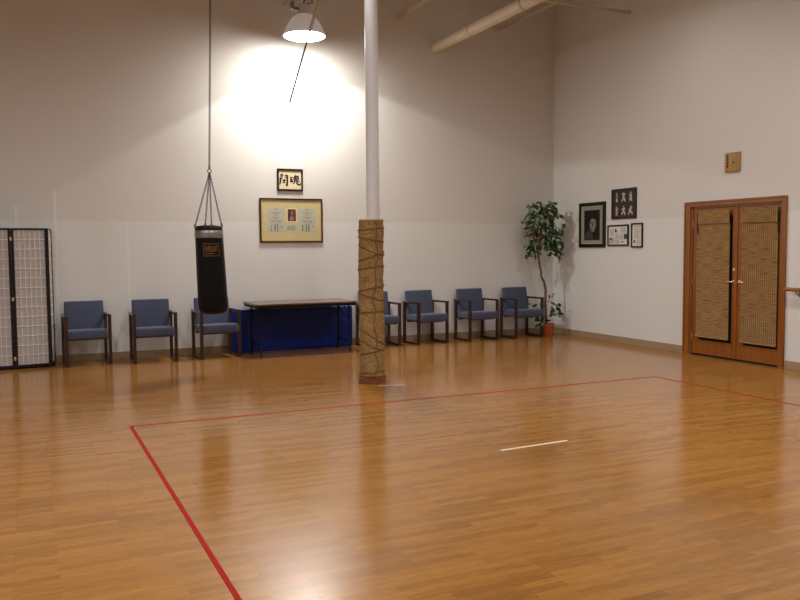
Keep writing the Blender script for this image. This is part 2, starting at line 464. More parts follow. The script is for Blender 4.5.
# ------------------------------------------------------------------ folding screen
t = thing('folding_screen', 'black lacquer folding screen with white lattice paper panels at the left edge', 'screen', (-8.6, -.3, 0))
pts = [(-9.46, -.33), (-9.04, -.425), (-8.612, -.415), (-8.185, -.365), (-8.135, -.022)]
PH = 1.812
for i in range(4):
    a = Vector((pts[i][0]+8.6, pts[i][1]+.3, 0)); b = Vector((pts[i+1][0]+8.6, pts[i+1][1]+.3, 0))
    d = (b-a); w = d.length-.001; ang = math.atan2(d.y, d.x)
    def place(mb, name, mat, par):
        bmesh.ops.rotate(mb.bm, cent=(0, 0, 0), matrix=Matrix.Rotation(ang, 3, 'Z'), verts=mb.bm.verts)
        bmesh.ops.translate(mb.bm, vec=a, verts=mb.bm.verts)
        return mb.ob(name, mat, par)
    s = .033; th = .011
    mb = MB()
    mb.b2((.0005, -th, .012), (s, th, PH), .002).b2((w-s, -th, .012), (w, th, PH), .002)
    mb.b2((s, -th, PH-.022), (w-s, th, PH)).b2((s, -th, .025), (w-s, th, .055))
    p = place(mb, 'screen_panel', 'bl', t)
    mb = MB(); mb.b2((s, .000, .055), (w-s, .003, PH-.022)); place(mb, 'paper', 'paper', p)
    mb = MB()
    for k in range(1, 6): mb.b2((s+(w-2*s)*k/6-.003, -.006, .055), (s+(w-2*s)*k/6+.003, -.0005, PH-.022))
    for k in range(1, 14):
        z = .055+(PH-.077)*k/14; mb.b2((s, -.007, z-.004), (w-s, -.0008, z+.004))
    place(mb, 'lattice', 'muntin', p)
for i in (1, 2):
    for z in (.14, .905, 1.675):
        MB().b2((pts[i][0]+8.6-.013, pts[i][1]+.3-.018, z-.022), (pts[i][0]+8.6+.013, pts[i][1]+.3-.0115, z+.022), .002).ob('hinge', 'brass', t)

# ------------------------------------------------------------------ punching bag
BX, BY = -6.398, -1.95
t = thing('punching_bag', 'black punching bag hanging on a long chain in front of a blue chair', 'punching bag', (BX, BY, .733))
lean = -.012   # top leans a little to the left
def shear(mb, h=.94, k=.035):
    for v in mb.bm.verts: v.co.x += (h/2-v.co.z)*k
mb = MB().lathe([(0, 0), (.08, .002), (.130, .012), (.160, .04), (.174, .09), (.178, .16), (.176, .35), (.172, .6), (.168, .84), (.166, .945), (0, .945)], n=48)
shear(mb); body = mb.ob('bag_body', 'leather', t, smooth=True)
mb = MB().lathe([(.167, .925), (.172, .93), (.171, .97), (.168, 1.012), (.163, 1.018), (.158, 1.012), (.160, .97), (.155, .93), (.167, .925)], n=48)
shear(mb); mb.ob('collar', 'steel', t, smooth=True)
mb = MB().lathe([(0, 1.0), (.162, 1.0), (.166, 1.016), (.160, 1.05), (.145, 1.07), (.08, 1.08), (0, 1.082)], n=40)
shear(mb); mb.ob('lid', 'tblack', t, smooth=True)
def chain(p, q, pitch=.034, r=.0035, w=.010, l=.022):
    p, q = Vector(p), Vector(q); d = q-p; n = max(1, round(d.length/pitch)); ax = d.normalized()
    u = ax.orthogonal().normalized(); v = ax.cross(u); mb = MB()
    for i in range(n):
        c = p+d*(i+.5)/n; e = u if i % 2 else v
        pts2 = [c+ax*l*math.sin(2*PI*k/10)+e*w*math.cos(2*PI*k/10) for k in range(10)]
        mb.tube(pts2, r, 5, closed=True)
    return mb
apex = (.005, -.0, 1.715)
for k in range(4):
    a = PI/4+k*PI/2+.35
    base = (.160*math.cos(a)-.022, .160*math.sin(a), 1.075)
    chain(base, apex, .030, .0035, .009, .019).ob('strap_chain', 'chain', t, smooth=True)
    mb = MB().tube([(base[0], base[1], 1.10), (base[0]*1.05, base[1]*1.05, 1.075), (base[0]*1.02, base[1]*1.02, 1.045)], .008, 8)
    mb.ob('hook', 'chain', t, smooth=True)
mb = MB().tube([(apex[0]+.022*math.cos(2*PI*k/14), 0, apex[2]+.016+.026*math.sin(2*PI*k/14)) for k in range(14)], .006, 6, closed=True)
mb.tube([(apex[0], 0, apex[2]+.04), (apex[0], 0, apex[2]+.085)], .011, 10)
mb.ob('swivel', 'chain', t, smooth=True)
chain((apex[0], 0, apex[2]+.08), (.076, 0, 5.035-.745), .042, .0046, .011, .025).ob('suspension_chain', 'chain', t, smooth=True)
# gold print on the bag: border, maker's word, small line under it, wrapped round the cylinder
def on_bag(u, v, d):
    # u metres round the bag, v height above the bag bottom
    r = .1715+(.86-v)*.012+d
    a = math.radians(-90-5)+u/r
    return Vector((r*math.cos(a)+(.47-v)*.035, r*math.sin(a), v))
mb = MB()
bw, v0, v1 = .098, .708, .858
def bag_strip(mb, ua, ub, va, vb, d=.0012, n=8):
    vs = []
    for i in range(n+1):
        u = ua+(ub-ua)*i/n
        vs.append([mb.bm.verts.new(on_bag(u, vv, dd)) for vv, dd in ((va, .0), (vb, .0), (vb, d), (va, d))])
    for a, b in zip(vs, vs[1:]):
        for k in range(4): mb.bm.faces.new((a[k], a[(k+1) % 4], b[(k+1) % 4], b[k]))
    mb.bm.faces.new(vs[0]); mb.bm.faces.new(list(reversed(vs[-1])))
bag_strip(mb, -bw, bw, v1-.006, v1); bag_strip(mb, -bw, bw, v0, v0+.006)
bag_strip(mb, -bw, -bw+.006, v0, v1, n=1); bag_strip(mb, bw-.006, bw, v0, v1, n=1)
mb.ob('printed_border', 'gold', t)
def bag_text(txt, width, vmid, height, name):
    cu = bpy.data.curves.new('lettering', 'FONT'); cu.body = txt; cu.align_x = 'CENTER'; cu.align_y = 'CENTER'
    cu.resolution_u = 3; cu.offset = .012
    o = bpy.data.objects.new('lettering', cu); COL.objects.link(o)
    bpy.context.view_layer.update()
    dg = bpy.context.evaluated_depsgraph_get()
    me = bpy.data.meshes.new_from_object(o.evaluated_get(dg))
    bpy.data.objects.remove(o); bpy.data.curves.remove(cu)
    bm = bmesh.new(); bm.from_mesh(me); bpy.data.meshes.remove(me)
    xs = [v.co.x for v in bm.verts]; ys = [v.co.y for v in bm.verts]
    cx, cyy = (min(xs)+max(xs))/2, (min(ys)+max(ys))/2
    sxx, syy = width/(max(xs)-min(xs)), height/(max(ys)-min(ys))
    for v in bm.verts: v.co = on_bag((v.co.x-cx)*sxx, vmid+(v.co.y-cyy)*syy, .0012)
    m2 = MB(); m2.bm.free(); m2.bm = bm
    return m2.ob(name, 'gold', t)
bag_text('EVERLAST', .150, .795, .068, 'printed_word')
bag_strip(m3 := MB(), -.075, .03, .735, .744); m3.ob('printed_line', 'gold', t)

# ------------------------------------------------------------------ column with straw wrap
PX, PY = -4.905, -3.42
pole = MB().lathe([(0, 0), (.073, 0), (.073, ZC), (0, ZC)], (0, 0, 0), 40).ob('support_column', 'pole', None, (PX+.026, PY-.008, 0), True)
tag(pole, 'white steel column rising out of its straw wrapping', 'column')
w = thing('column_wrap', 'straw matting bound with rope around the foot of the white column', 'wrap', (PX, PY, 0))
mb = MB(); n = 64; rows = 130; rings = []
def wrap_r(z, a):
    r = .140+.004*math.sin(3*a+z*5)+.003*math.sin(z*31+math.sin(a*2))
    for zb in (1.52, 1.05, .80, .46): r -= .006*math.exp(-((z-zb)/.03)**2)
    return r
for i in range(rows+1):
    z = .078+(1.84-.078)*i/rows
    rings.append([mb.bm.verts.new(((wrap_r(z, 2*PI*k/n)+(.003 if i % 2 else -.001)+random.uniform(-.0012, .0012))*math.cos(2*PI*k/n),
                                   (wrap_r(z, 2*PI*k/n)+(.003 if i % 2 else -.001))*math.sin(2*PI*k/n), z)) for k in range(n)])
inner = [[mb.bm.verts.new((.026+.0745*math.cos(2*PI*k/n), -.008+.0745*math.sin(2*PI*k/n), z)) for k in range(n)] for z in (1.825, .078)]
seq = rings+inner
for a, b in zip(seq, seq[1:]+seq[:1]):
    for k in range(n): mb.bm.faces.new((a[k], a[(k+1) % n], b[(k+1) % n], b[k]))
mb.ob('straw_mat', 'mat_straw', w, smooth='all')
view_a = math.atan2(-11.804-PY, -8.39-PX)      # bearing of the photographed side
def ringrope(z, tilt, phase, r=.0075):
    pts2 = []
    for k in range(48):
        a = 2*PI*k/48; z2 = z+tilt*math.sin(a-view_a+phase)
        rr = wrap_r(z2, a)+.005; pts2.append((rr*math.cos(a), rr*math.sin(a), z2))
    return MB().tube(pts2, r, 6, closed=True)
for z, tl, ph in ((1.735, .015, 0), (1.62, -.03, 0), (1.50, -.06, .2), (1.43, .05, 0), (1.30, .02, .5), (1.07, .03, .2), (.98, -.05, .1), (.80, .015, 1), (.54, -.10, 0), (.45, -.075, .3), (.36, .03, 0), (.13, .01, 0)):
    ringrope(z, tl, ph).ob('binding_rope', 'rope', w, smooth=True)
sa = view_a+math.radians(22); pts2 = []
for i in range(40):
    z = 1.82-i*(1.72/39); a = sa+.10*math.sin(i*.9)+.12*math.sin(i*.23)-.14*(i/39)
    pts2.append(((wrap_r(z, a)+.003)*math.cos(a), (wrap_r(z, a)+.003)*math.sin(a), z))
MB().tube(pts2, .008, 6).ob('lacing', 'rope', w, smooth=True)
bz = math.radians(52)
mb = MB()
for sx, sy, dx, dy in ((0, -1, .25, .02), (0, 1, .25, .02), (-1, 0, .02, .21), (1, 0, .02, .21)):
    mb.box((sx*.115, sy*.115, .038), (dx, dy, .074), None, .004)
bmesh.ops.rotate(mb.bm, cent=(0, 0, 0), matrix=Matrix.Rotation(bz, 3, 'Z'), verts=mb.bm.verts)
mb.ob('base_block', 'block', w)

# ------------------------------------------------------------------ potted tree
TX, TY = -.40, -.385
t = thing('potted_tree', 'tall leafy potted fig tree with a bare twisted stem in the corner', 'plant', (TX, TY, 0))
mb = MB().lathe([(0, 0), (.088, 0), (.091, .004), (.112, .155), (.128, .156), (.132, .214), (.124, .214), (.120, .17), (.0, .17)], n=36)
mb.ob('pot', 'terra', t, smooth=True)
MB().lathe([(0, .171), (.119, .171), (.119, .185), (.06, .192), (0, .196)], n=28).ob('soil', 'soil', t, smooth=True)
trunk = [(-.01, 0, .18), (-.035, -.01, .36), (-.03, .0, .56), (-.03, -.01, .78), (-.055, .0, .92), (-.125, -.005, 1.03), (-.115, 0, 1.09), (-.150, 0, 1.22), (-.175, 0, 1.36)]
mb = MB()
mb.tube(trunk, [.024, .021, .02, .022, .021, .018, .019, .016, .015], 8)
mb.tube([(.012, .01, .18), (-.005, .015, .5), (-.02, .012, .8), (-.06, .018, .95)], [.014, .012, .011, .008], 6)
tips = []
def branch(p, q, r, bend=.05):
    p, q = Vector(p), Vector(q); m = (p+q)/2+Vector((random.uniform(-bend, bend), random.uniform(-bend, bend), .04))
    mb.tube([p, m, q], [r, r*.75, r*.35], 6); tips.append((p, m, q))
F0 = Vector(trunk[-1])
mains = [F0+Vector(o) for o in ((-.10, -.04, .30), (.07, .02, .32), (.0, -.08, .48), (.16, -.05, .36), (-.16, .03, .42), (.05, .10, .45))]
for q in mains: branch(F0-Vector((0, 0, .04)), q, .011, .03)
for q in mains:
    for k in range(4):
        a = random.uniform(0, 2*PI); rr = random.uniform(.10, .26)
        branch(q-Vector((0, 0, random.uniform(0, .12))), q+Vector((rr*math.cos(a), .8*rr*math.sin(a), random.uniform(-.08, .36))), .006)
for q in ((-.20, -.05, .50), (.10, -.10, .52), (-.10, .08, .42), (.16, .0, .40), (-.22, -.02, .36)): branch((-.03, 0, .30), q, .005)
mb.ob('trunk', 'bark', t, smooth=True)
mb = MB()
def leaf(p, d, L, roll):
    d = Vector(d).normalized(); side = d.cross(Vector((0, 0, 1)))
    if side.length < .1: side = Vector((1, 0, 0))
    side.normalize(); side = Matrix.Rotation(roll, 3, d) @ side; up = side.cross(d)
    prof = [(0, .0, 0), (.22, .36, .02), (.5, .46, .02), (.78, .26, -.03), (1.0, .0, -.12)]
    mid = []; le = []; ri = []
    for s, wd, dz in prof:
        c = Vector(p)+d*L*s+up*L*dz
        mid.append(mb.bm.verts.new(c))
        if wd: le.append(mb.bm.verts.new(c+side*L*wd*.62+up*L*.07)); ri.append(mb.bm.verts.new(c-side*L*wd*.62+up*L*.07))
    for A, fl in ((le, 0), (ri, 1)):
        fs = [(mid[0], mid[1], A[0]), (mid[1], mid[2], A[1], A[0]), (mid[2], mid[3], A[2], A[1]), (mid[3], mid[4], A[2])]
        for f in fs: mb.bm.faces.new(tuple(reversed(f)) if fl else f)
def inside(P):
    return P.x+TX < -.03 and P.y+TY < -.03
def drop(P, Lr=(.078, .122)):
    P = Vector(P)
    if not inside(P+Vector((.05, .05, 0))): return
    out = Vector((P.x+.12, P.y, 0)); out = out.normalized() if out.length > .01 else Vector((1, 0, 0))
    d = out*random.uniform(.1, .8)+Vector((random.uniform(-.5, .5), random.uniform(-.5, .5), random.uniform(-1.1, .1)))
    leaf(P, d, random.uniform(*Lr), random.uniform(-1.2, 1.2))
random.seed(21)
cx, cz = -.085, 1.80
cnt = 0
clusters = []
for i in range(44):                       # loose clumps filling the crown's outline
    z = random.uniform(1.42, 2.20)
    hw = .27*math.sqrt(max(.05, 1-((z-1.75)/.56)**2))
    a = random.uniform(0, 2*PI); q = random.uniform(.25, 1.0)
    clusters.append((cx+hw*q*math.cos(a), .75*hw*q*math.sin(a)-.02, z))
clusters += [(-.38, -.04, 1.95), (-.34, -.05, 1.62), (-.35, -.02, 1.50), (-.32, 0, 1.42), (.12, -.05, 1.50), (.13, -.02, 1.42), (.20, -.06, 1.72), (.17, -.03, 1.83), (-.33, 0, 2.08), (.06, -.05, 2.17), (.13, 0, 2.1), (-.16, -.02, 2.2), (-.02, -.04, 2.2)]
for c in clusters:
    for k in range(random.randint(5, 10)):
        drop((c[0]+random.gauss(0, .055), c[1]+random.gauss(0, .055), c[2]+random.gauss(0, .055)))
for q in ((-.22, -.05, .52), (.10, -.10, .54), (-.10, .06, .44), (.17, .0, .42), (-.24, -.02, .37), (.05, -.08, .62), (.12, -.05, .50), (.20, -.03, .40), (-.20, -.05, .30), (-.12, -.05, .27), (.0, -.1, .46)):
    for k in range(7): drop((q[0]+random.gauss(0, .05), q[1]+random.gauss(0, .04), q[2]+random.gauss(0, .045)), (.07, .11))
mb.ob('foliage', 'leaf', t, smooth='all')

# ------------------------------------------------------------------ pictures
class Pic:
    """a framed picture: u runs to the viewer's right, v up, d out of the wall"""
    def __init__(s, name, label, cat, wall, a, b, z0, z1, fr, frm, group=None, depth=.022):
        if wall == 'back': s.to = lambda u, v, d: Vector((u, -d, v)); loc = ((a+b)/2, 0, z0); s.w = b-a
        else: s.to = lambda u, v, d: Vector((-d, -u, v)); loc = (0, (a+b)/2, z0); s.w = a-b
        s.h = z1-z0; s.t = thing(name, label, cat, loc, 0, group); s.fr = fr
        w, h = s.w/2, s.h; mb = MB(); D = depth
        s.bx(mb, -w, -w+fr, 0, h, .001, D); s.bx(mb, w-fr, w, 0, h, .001, D)
        s.bx(mb, -w+fr, w-fr, 0, fr, .001, D); s.bx(mb, -w+fr, w-fr, h-fr, h, .001, D)
        s.frame = mb.ob('frame', frm, s.t)
    def bx(s, mb, u0, u1, v0, v1, d0, d1):
        p, q = s.to(u0, v0, d0), s.to(u1, v1, d1); mb.b2(p, q)
    def f(s, x, y):           # fractions of the frame from its top left
        return (-s.w/2+x*s.w, s.h*(1-y))
    def rect(s, name, mat, x0, y0, x1, y1, d0, d1, par=None):
        mb = MB(); u0, v0 = s.f(x0, y0); u1, v1 = s.f(x1, y1); s.bx(mb, u0, u1, v1, v0, d0, d1)
        return mb.ob(name, mat, par or s.t)
    def rects(s, name, mat, L, d0, d1, par=None):
        mb = MB()
        for x0, y0, x1, y1 in L:
            u0, v0 = s.f(x0, y0); u1, v1 = s.f(x1, y1); s.bx(mb, u0, u1, v1, v0, d0, d1)
        return mb.ob(name, mat, par or s.t)
    def poly(s, mb, pts, d0, d1):
        P = [s.f(*p) for p in pts]
        mb.prism(P, d1-d0, lambda u, v, d: s.to(u, v, d0+d)); return mb
    def stroke(s, mb, pts, wd, d0, d1):
        """a brush stroke through (x, y, width-factor) in fractions"""
        P = [(Vector(s.f(x, y)), k*wd) for x, y, k in pts]; Lf = []; Rt = []
        for i, (p, k) in enumerate(P):
            d = P[min(i+1, len(P)-1)][0]-P[max(i-1, 0)][0]; n = Vector((-d.y, d.x)).normalized()
            Lf.append(p+n*k/2); Rt.append(p-n*k/2)
        for i in range(len(P)-1):
            q = [Lf[i], Lf[i+1], Rt[i+1], Rt[i]]
            mb.prism([(a.x, a.y) for a in q], d1-d0, lambda u, v, d: s.to(u, v, d0+d))
        return mb

def textrows(x0, x1, y0, y1, n, seed, ragged=.25, th=.4):
    rnd = random.Random(seed); R = []; st = (y1-y0)/n
    for i in range(n):
        y = y0+i*st; R.append((x0, y, x1-(x1-x0)*rnd.random()*ragged, y+st*th))
    return R

# brushed characters in a small black frame
P = Pic('calligraphy_frame', 'small black frame of two brushed characters above the large certificate frame', 'picture', 'back', -4.995, -4.595, 2.392, 2.722, .026, 'frame')
b = P.rect('paper', 'ivory', .05, .06, .95, .94, .002, .010)
mb = MB()
for st in [[(.12, .44, .6), (.13, .40, 1), (.125, .55, 1), (.115, .66, .9), (.09, .73, .3)], [(.12, .30, .8), (.20, .27, 1.1), (.235, .31, .9)],
           [(.13, .37, .6), (.22, .36, .7)], [(.13, .45, .5), (.21, .44, .6)],
           [(.30, .34, .7), (.36, .29, 1), (.40, .30, 1.1), (.395, .50, 1), (.385, .74, 1.2), (.36, .78, .9), (.33, .71, .3)],
           [(.30, .41, .5), (.38, .40, .6)], [(.20, .54, .6), (.34, .52, .7)], [(.28, .46, .6), (.27, .60, .8), (.22, .66, .5)], [(.27, .56, .5), (.31, .64, .8)]]:
    P.stroke(mb, st, .027, .010, .0112)
for st in [[(.50, .40, .7), (.60, .38, .9)], [(.50, .50, .6), (.55, .43, 1), (.53, .56, .9), (.50, .60, .7), (.62, .55, .8)], [(.58, .47, .6), (.61, .60, .8)],
           [(.72, .27, .7), (.69, .34, .9)], [(.66, .35, .8), (.66, .50, .9)], [(.66, .35, .8), (.82, .32, 1), (.82, .48, .9)], [(.67, .42, .5), (.82, .40, .6)], [(.66, .50, .6), (.82, .48, .7)],
           [(.73, .35, .6), (.73, .50, .8)], [(.70, .51, 1), (.66, .62, .8), (.60, .68, .3)], [(.77, .50, 1), (.77, .64, 1), (.81, .70, 1.1), (.90, .71, 1), (.91, .62, .5)],
           [(.83, .53, .6), (.87, .59, 1)]]:
    P.stroke(mb, st, .027, .010, .0112)
mb.ob('brush_writing', 'ink', b)

# large double certificate frame
P = Pic('certificate_frame', 'large wide frame holding two certificates and a small red photo', 'picture', 'back', -5.272, -4.290, 1.617, 2.280, .020, 'dframe')
P.rects('gilt_fillet', 'gilt', [(.02, .03, .034, .97), (.966, .03, .98, .97), (.034, .03, .966, .05), (.034, .95, .966, .97)], .002, .014)
b = P.rect('mount', 'cream', .03, .04, .97, .96, .002, .008)
for k, x0 in enumerate((.12, .62)):
    c = P.rect('certificate', 'greypaper', x0, .225, x0+.27, .755, .008, .0092, b)
    P.rects('printed_text', 'greyink', [(x0+.12, .24, x0+.15, .262)]+[(x0+.135-w, y, x0+.135+w, y+.011) for w, y in ((.085, .315), (.055, .35), (.02, .385), (.06, .425), (.03, .455), (.09, .50), (.075, .53))], .0092, .0098, c)
    rnd = random.Random(5+k)
    for cxx, y0, y1, wv in ((.055, .61, .74, .010), (.115, .59, .75, .016), (.155, .57, .75, .020), (.19, .53, .56, .012), (.215, .62, .67, .018)):
        y = y0; mb = MB()
        while y < y1-.008:
            a, e = rnd.uniform(-.014, .004), rnd.uniform(.004, .016)
            P.stroke(mb, [(x0+cxx+a, y+rnd.uniform(0, .012), .6), (x0+cxx+e, y+rnd.uniform(0, .014), 1)], .006, .0092, .0100)
            if rnd.random() < .5: P.stroke(mb, [(x0+cxx, y-.006, .8), (x0+cxx+rnd.uniform(-.008, .008), y+.022, .7)], .006, .0092, .0102)
            y += .017
        mb.ob('brush_writing', 'ink', c)
c = P.rect('photo_border', 'ivory', .425, .225, .585, .54, .008, .0092, b)
d = P.rect('photograph', 'redprint', .44, .245, .57, .515, .0092, .0100, c)
mb = MB(); P.poly(mb, [(.495, .28), (.525, .28), (.535, .34), (.52, .40), (.545, .46), (.535, .5), (.475, .5), (.47, .44), (.5, .39), (.488, .33)], .01, .0108); mb.ob('photo_figure', 'skin', d)
c = P.rect('caption_card', 'greypaper', .41, .60, .59, .735, .008, .0092, b)
P.rects('printed_text', 'greyink', textrows(.43, .57, .625, .72, 4, 3, .2, .35), .0092, .0098, c)

# portrait on the right wall
P = Pic('portrait_frame', 'black framed black and white portrait photograph, tallest of the picture cluster', 'picture', 'right', -.765, -1.432, 1.508, 2.238, .055, 'frame', depth=.028)
b = P.rect('mount', 'greenmat', .07, .06, .93, .94, .002, .012)
P.rects('inner_fillet', 'greypaper', [(.075, .075, .10, .925), (.90, .075, .925, .925), (.10, .075, .90, .095), (.10, .905, .90, .925)], .012, .016, b)
c = P.rect('photograph', 'photo', .19, .17, .79, .84, .012, .0135, b)
mb = MB(); P.poly(mb, [(.40, .36), (.46, .31), (.58, .31), (.65, .38), (.65, .50), (.61, .60), (.54, .67), (.47, .64), (.41, .56), (.385, .46)], .0135, .0142); mb.ob('face', 'skin', c)
mb = MB()
P.poly(mb, [(.36, .50), (.33, .36), (.38, .26), (.50, .22), (.62, .25), (.70, .34), (.69, .50), (.655, .52), (.645, .40), (.55, .355), (.46, .37), (.41, .44), (.395, .53)], .0135, .0148)
P.poly(mb, [(.43, .445), (.50, .435), (.50, .455), (.43, .462)], .0142, .0149); P.poly(mb, [(.555, .435), (.63, .445), (.63, .462), (.555, .455)], .0142, .0149)
P.poly(mb, [(.47, .59), (.56, .585), (.56, .60), (.47, .602)], .0142, .0149); P.poly(mb, [(.515, .46), (.535, .46), (.545, .535), (.50, .54)], .0142, .0149)
mb.ob('hair_and_features', 'photo', c)
mb = MB(); P.poly(mb, [(.21, .82), (.24, .70), (.34, .62), (.42, .60), (.50, .70), (.56, .82)], .0135, .0140); mb.ob('shirt', 'tone', c)

# poster of six figures
P = Pic('figure_poster_frame', 'dark poster of six small pale figures in martial poses', 'picture', 'right', -1.583, -2.150, 1.947, 2.412, .02, 'frame')
b = P.rect('print', 'plum', .03, .04, .97, .96, .002, .012)
poses = [
    [[(.0, -.30), (.0, .05)], [(0, -.22), (-.12, -.10), (-.04, -.02)], [(0, -.22), (.12, -.12), (.05, -.02)], [(0, .05), (-.06, .25), (-.05, .45)], [(0, .05), (.06, .25), (.06, .45)]],
    [[(.0, -.30), (.0, .05)], [(0, -.24), (-.2, -.32), (-.26, -.4)], [(0, -.24), (.2, -.30), (.27, -.38)], [(0, .05), (-.16, .22), (-.26, .45)], [(0, .05), (.16, .22), (.26, .45)]],
    [[(.04, -.30), (.0, .05)], [(.03, -.22), (-.14, -.18), (-.2, -.28)], [(.03, -.22), (.16, -.12), (.16, .02)], [(0, .05), (-.12, .2), (-.05, .42)], [(0, .05), (.12, .22), (.2, .42)]],
    [[(-.03, -.30), (.0, .05)], [(-.03, -.22), (.14, -.2), (.24, -.24)], [(-.03, -.22), (-.14, -.08), (-.08, .02)], [(0, .05), (.05, .25), (.0, .45)], [(0, .05), (-.08, .25), (-.12, .45)]],
    [[(.0, -.30), (.02, .05)], [(0, -.22), (-.2, -.14), (-.28, -.2)], [(0, -.22), (.16, -.2), (.24, -.30)], [(.02, .05), (-.18, .2), (-.28, .42)], [(.02, .05), (.2, .2), (.24, .45)]],
    [[(.02, -.30), (-.02, .05)], [(.02, -.24), (.18, -.30), (.26, -.2)], [(.02, -.24), (-.16, -.14), (-.2, .0)], [(-.02, .05), (-.22, .2), (-.3, .42)], [(-.02, .05), (.18, .16), (.3, .42)]]]
for i, ps in enumerate(poses):
    gx, gy = .21+.28*(i % 3), .29+.45*(i//3); mb = MB()
    for j, ln in enumerate(ps):
        P.stroke(mb, [(gx+x*.26, gy+y*.32, (1.7 if j == 0 else (1.0 if j < 3 else 1.25))*(1-.15*q)) for q, (x, y) in enumerate(ln)], .024, .012, .0128)
    hx, hy = gx+ps[0][0][0]*.26, gy-.42*.32
    P.poly(mb, [(hx+.024*math.cos(2*PI*k/10), hy+.030*math.sin(2*PI*k/10)) for k in range(10)], .012, .013)
    mb.ob('printed_figure', 'figure', b)

# two framed articles
P = Pic('article_frame', 'small wide framed newspaper article with several tiny photos, below the dark poster', 'picture', 'right', -1.490, -1.980, 1.527, 1.856, .022, 'frame', 'framed articles on the right wall')
b = P.rect('page', 'white', .04, .06, .96, .94, .002, .010)
P.rects('printed_text', 'greyink', textrows(.10, .33, .20, .55, 7, 1)+textrows(.38, .58, .42, .90, 8, 2)+textrows(.64, .90, .14, .40, 6, 4)+textrows(.60, .76, .44, .72, 6, 8)+textrows(.24, .36, .62, .90, 6, 9), .010, .0106, b)
mb = MB(); P.poly(mb, [(.34, .34), (.36, .22), (.39, .16), (.42, .23), (.45, .33), (.42, .36)], .010, .0112)
P.poly(mb, [(.64, .80), (.76, .78), (.76, .83), (.65, .84)], .010, .0112); mb.ob('printed_picture', 'ink', b)
d = P.rect('printed_picture', 'ink', .08, .62, .23, .88, .010, .0112, b)
mb = MB(); P.poly(mb, [(.13, .70), (.19, .69), (.20, .86), (.12, .86)], .0112, .0116); mb.ob('photo_figure', 'white', d)
P.rect('printed_picture', 'purple', .78, .44, .93, .68, .010, .0112, b)
P = Pic('article_frame', 'narrow upright framed page of text, rightmost of the picture cluster', 'picture', 'right', -2.045, -2.296, 1.499, 1.872, .022, 'frame', 'framed articles on the right wall')
b = P.rect('page', 'white', .08, .05, .92, .95, .002, .010)
P.rects('printed_text', 'greyink', [(.25, .14, .75, .17)]+textrows(.24, .78, .21, .66, 12, 6, .2, .35)+textrows(.42, .78, .68, .88, 6, 7, .2, .35), .010, .0106, b)
mb = MB(); P.poly(mb, [(.18, .78), (.22, .70), (.30, .69), (.36, .76), (.34, .80), (.2, .81)], .010, .0112); mb.ob('printed_picture', 'ink', b)

# small wooden plaque above the double door
def toR(u, v, d): return Vector((-d, -u, v))
t = thing('wooden_plaque', 'small honey coloured wooden plaque high on the wall above the doors', 'plaque', (0, -3.985, 2.482))
bd = MB().b2((-.024, -.124, 0), (-.001, .124, .25), .006).ob('board', 'plaque', t)
mb = MB()
for i in range(4):
    z = .205-i*.045; mb.b2((-.0256, .064, z-.014), (-.024, .092, z+.016)).b2((-.0258, .07, z-.022), (-.024, .078, z+.02)); mb.b2((-.0257, .055, z-.003), (-.024, .095, z+.003))
mb.ob('burnt_writing', 'burn', bd)
mb = MB(); mb.prism([(.02+.020*math.cos(k*PI/5)*(1.4 if k == 3 else 1), .118+.014*math.sin(k*PI/5)) for k in range(10)], .0012, lambda u, v, d: toR(u, v, .024+d)); mb.ob('knot', 'burn', bd)

# wall rail at the right edge
t = thing('wall_rail', 'brown wooden rail on the wall just right of the doors', 'rail', (0, -5.9, .985))
MB().tube([(-.075, 1.01, 0), (-.075, -1.2, 0)], .024, 14).ob('rail', 'oak_h', t, smooth=True)
for y in (.86, -1.0):
    MB().tube([(-.001, y, -.06), (-.05, y, -.06), (-.075, y, -.04), (-.075, y, -.02)], .008, 8).b2((-.006, y-.02, -.09), (-.0005, y+.02, -.03)).ob('bracket', 'steel', t, smooth=True)

# ------------------------------------------------------------------ floor markings
t = MB().prism([(-7.667, -4.576), (-7.639, -4.576), (-7.575, -12.5), (-7.603, -12.5)], .0012, lambda u, v, d: (u, v, .0002+d)).b2((-7.639, -4.604, .0002), (-1.838, -4.576, .0014)).b2((-1.838, -12.5, .0002), (-1.810, -4.576, .0014)).ob('floor_tape', 'red')
tag(t, 'thin red tape line marking out the big rectangle on the wood floor', 'tape')
a = math.atan2(.037, .629)
t = MB().box((0, 0, .0009), (.63, .025, .0014)).ob('tape_strip', 'wtape', None, (-4.922, -6.694, 0), rz=a)
tag(t, 'short white tape strip alone in the middle of the open floor', 'tape')
t = MB().box((0, 0, .0009), (.30, .05, .0014)).ob('tape_strip', 'gtape', None, (-4.80, -3.72, 0), rz=-.3)
tag(t, 'short greyish tape strip on the floor at the foot of the wrapped column', 'tape')

# ------------------------------------------------------------------ roof steel, pipe, lamp
def joist(x, label, zc=5.14):
    t = thing('roof_joist', label, 'joist', (x, 0, zc), 0, 'steel roof joists')
    ln = -15.9
    MB().b2((-.038, ln, 0), (-.006, -.002, .006)).b2((-.010, ln, .006), (-.006, -.002, .036)).b2((.006, ln, 0), (.038, -.002, .006)).b2((.006, ln, .006), (.010, -.002, .036)).ob('bottom_chord', 'joist', t)
    MB().b2((-.045, ln, .74), (.045, -.002, .75)).b2((-.010, ln, .70), (.010, -.002, .74)).ob('top_chord', 'joist', t)
    y, k = -.28, 0
    while y > -10:
        MB().tube([(0, y, .02), (0, y-.33*(1 if k % 2 == 0 else 1), .71)] if k % 2 == 0 else [(0, y, .71), (0, y-.33, .02)], .011, 6).ob('web', 'joist', t)
        y -= .33; k += 1
    return t
joist(-4.835, 'steel roof joist whose end shows above the lit lamp')
joist(-2.99, 'steel roof joist left of the fat cream pipe')
joist(-1.15, 'steel roof joist just right of the fat cream pipe')
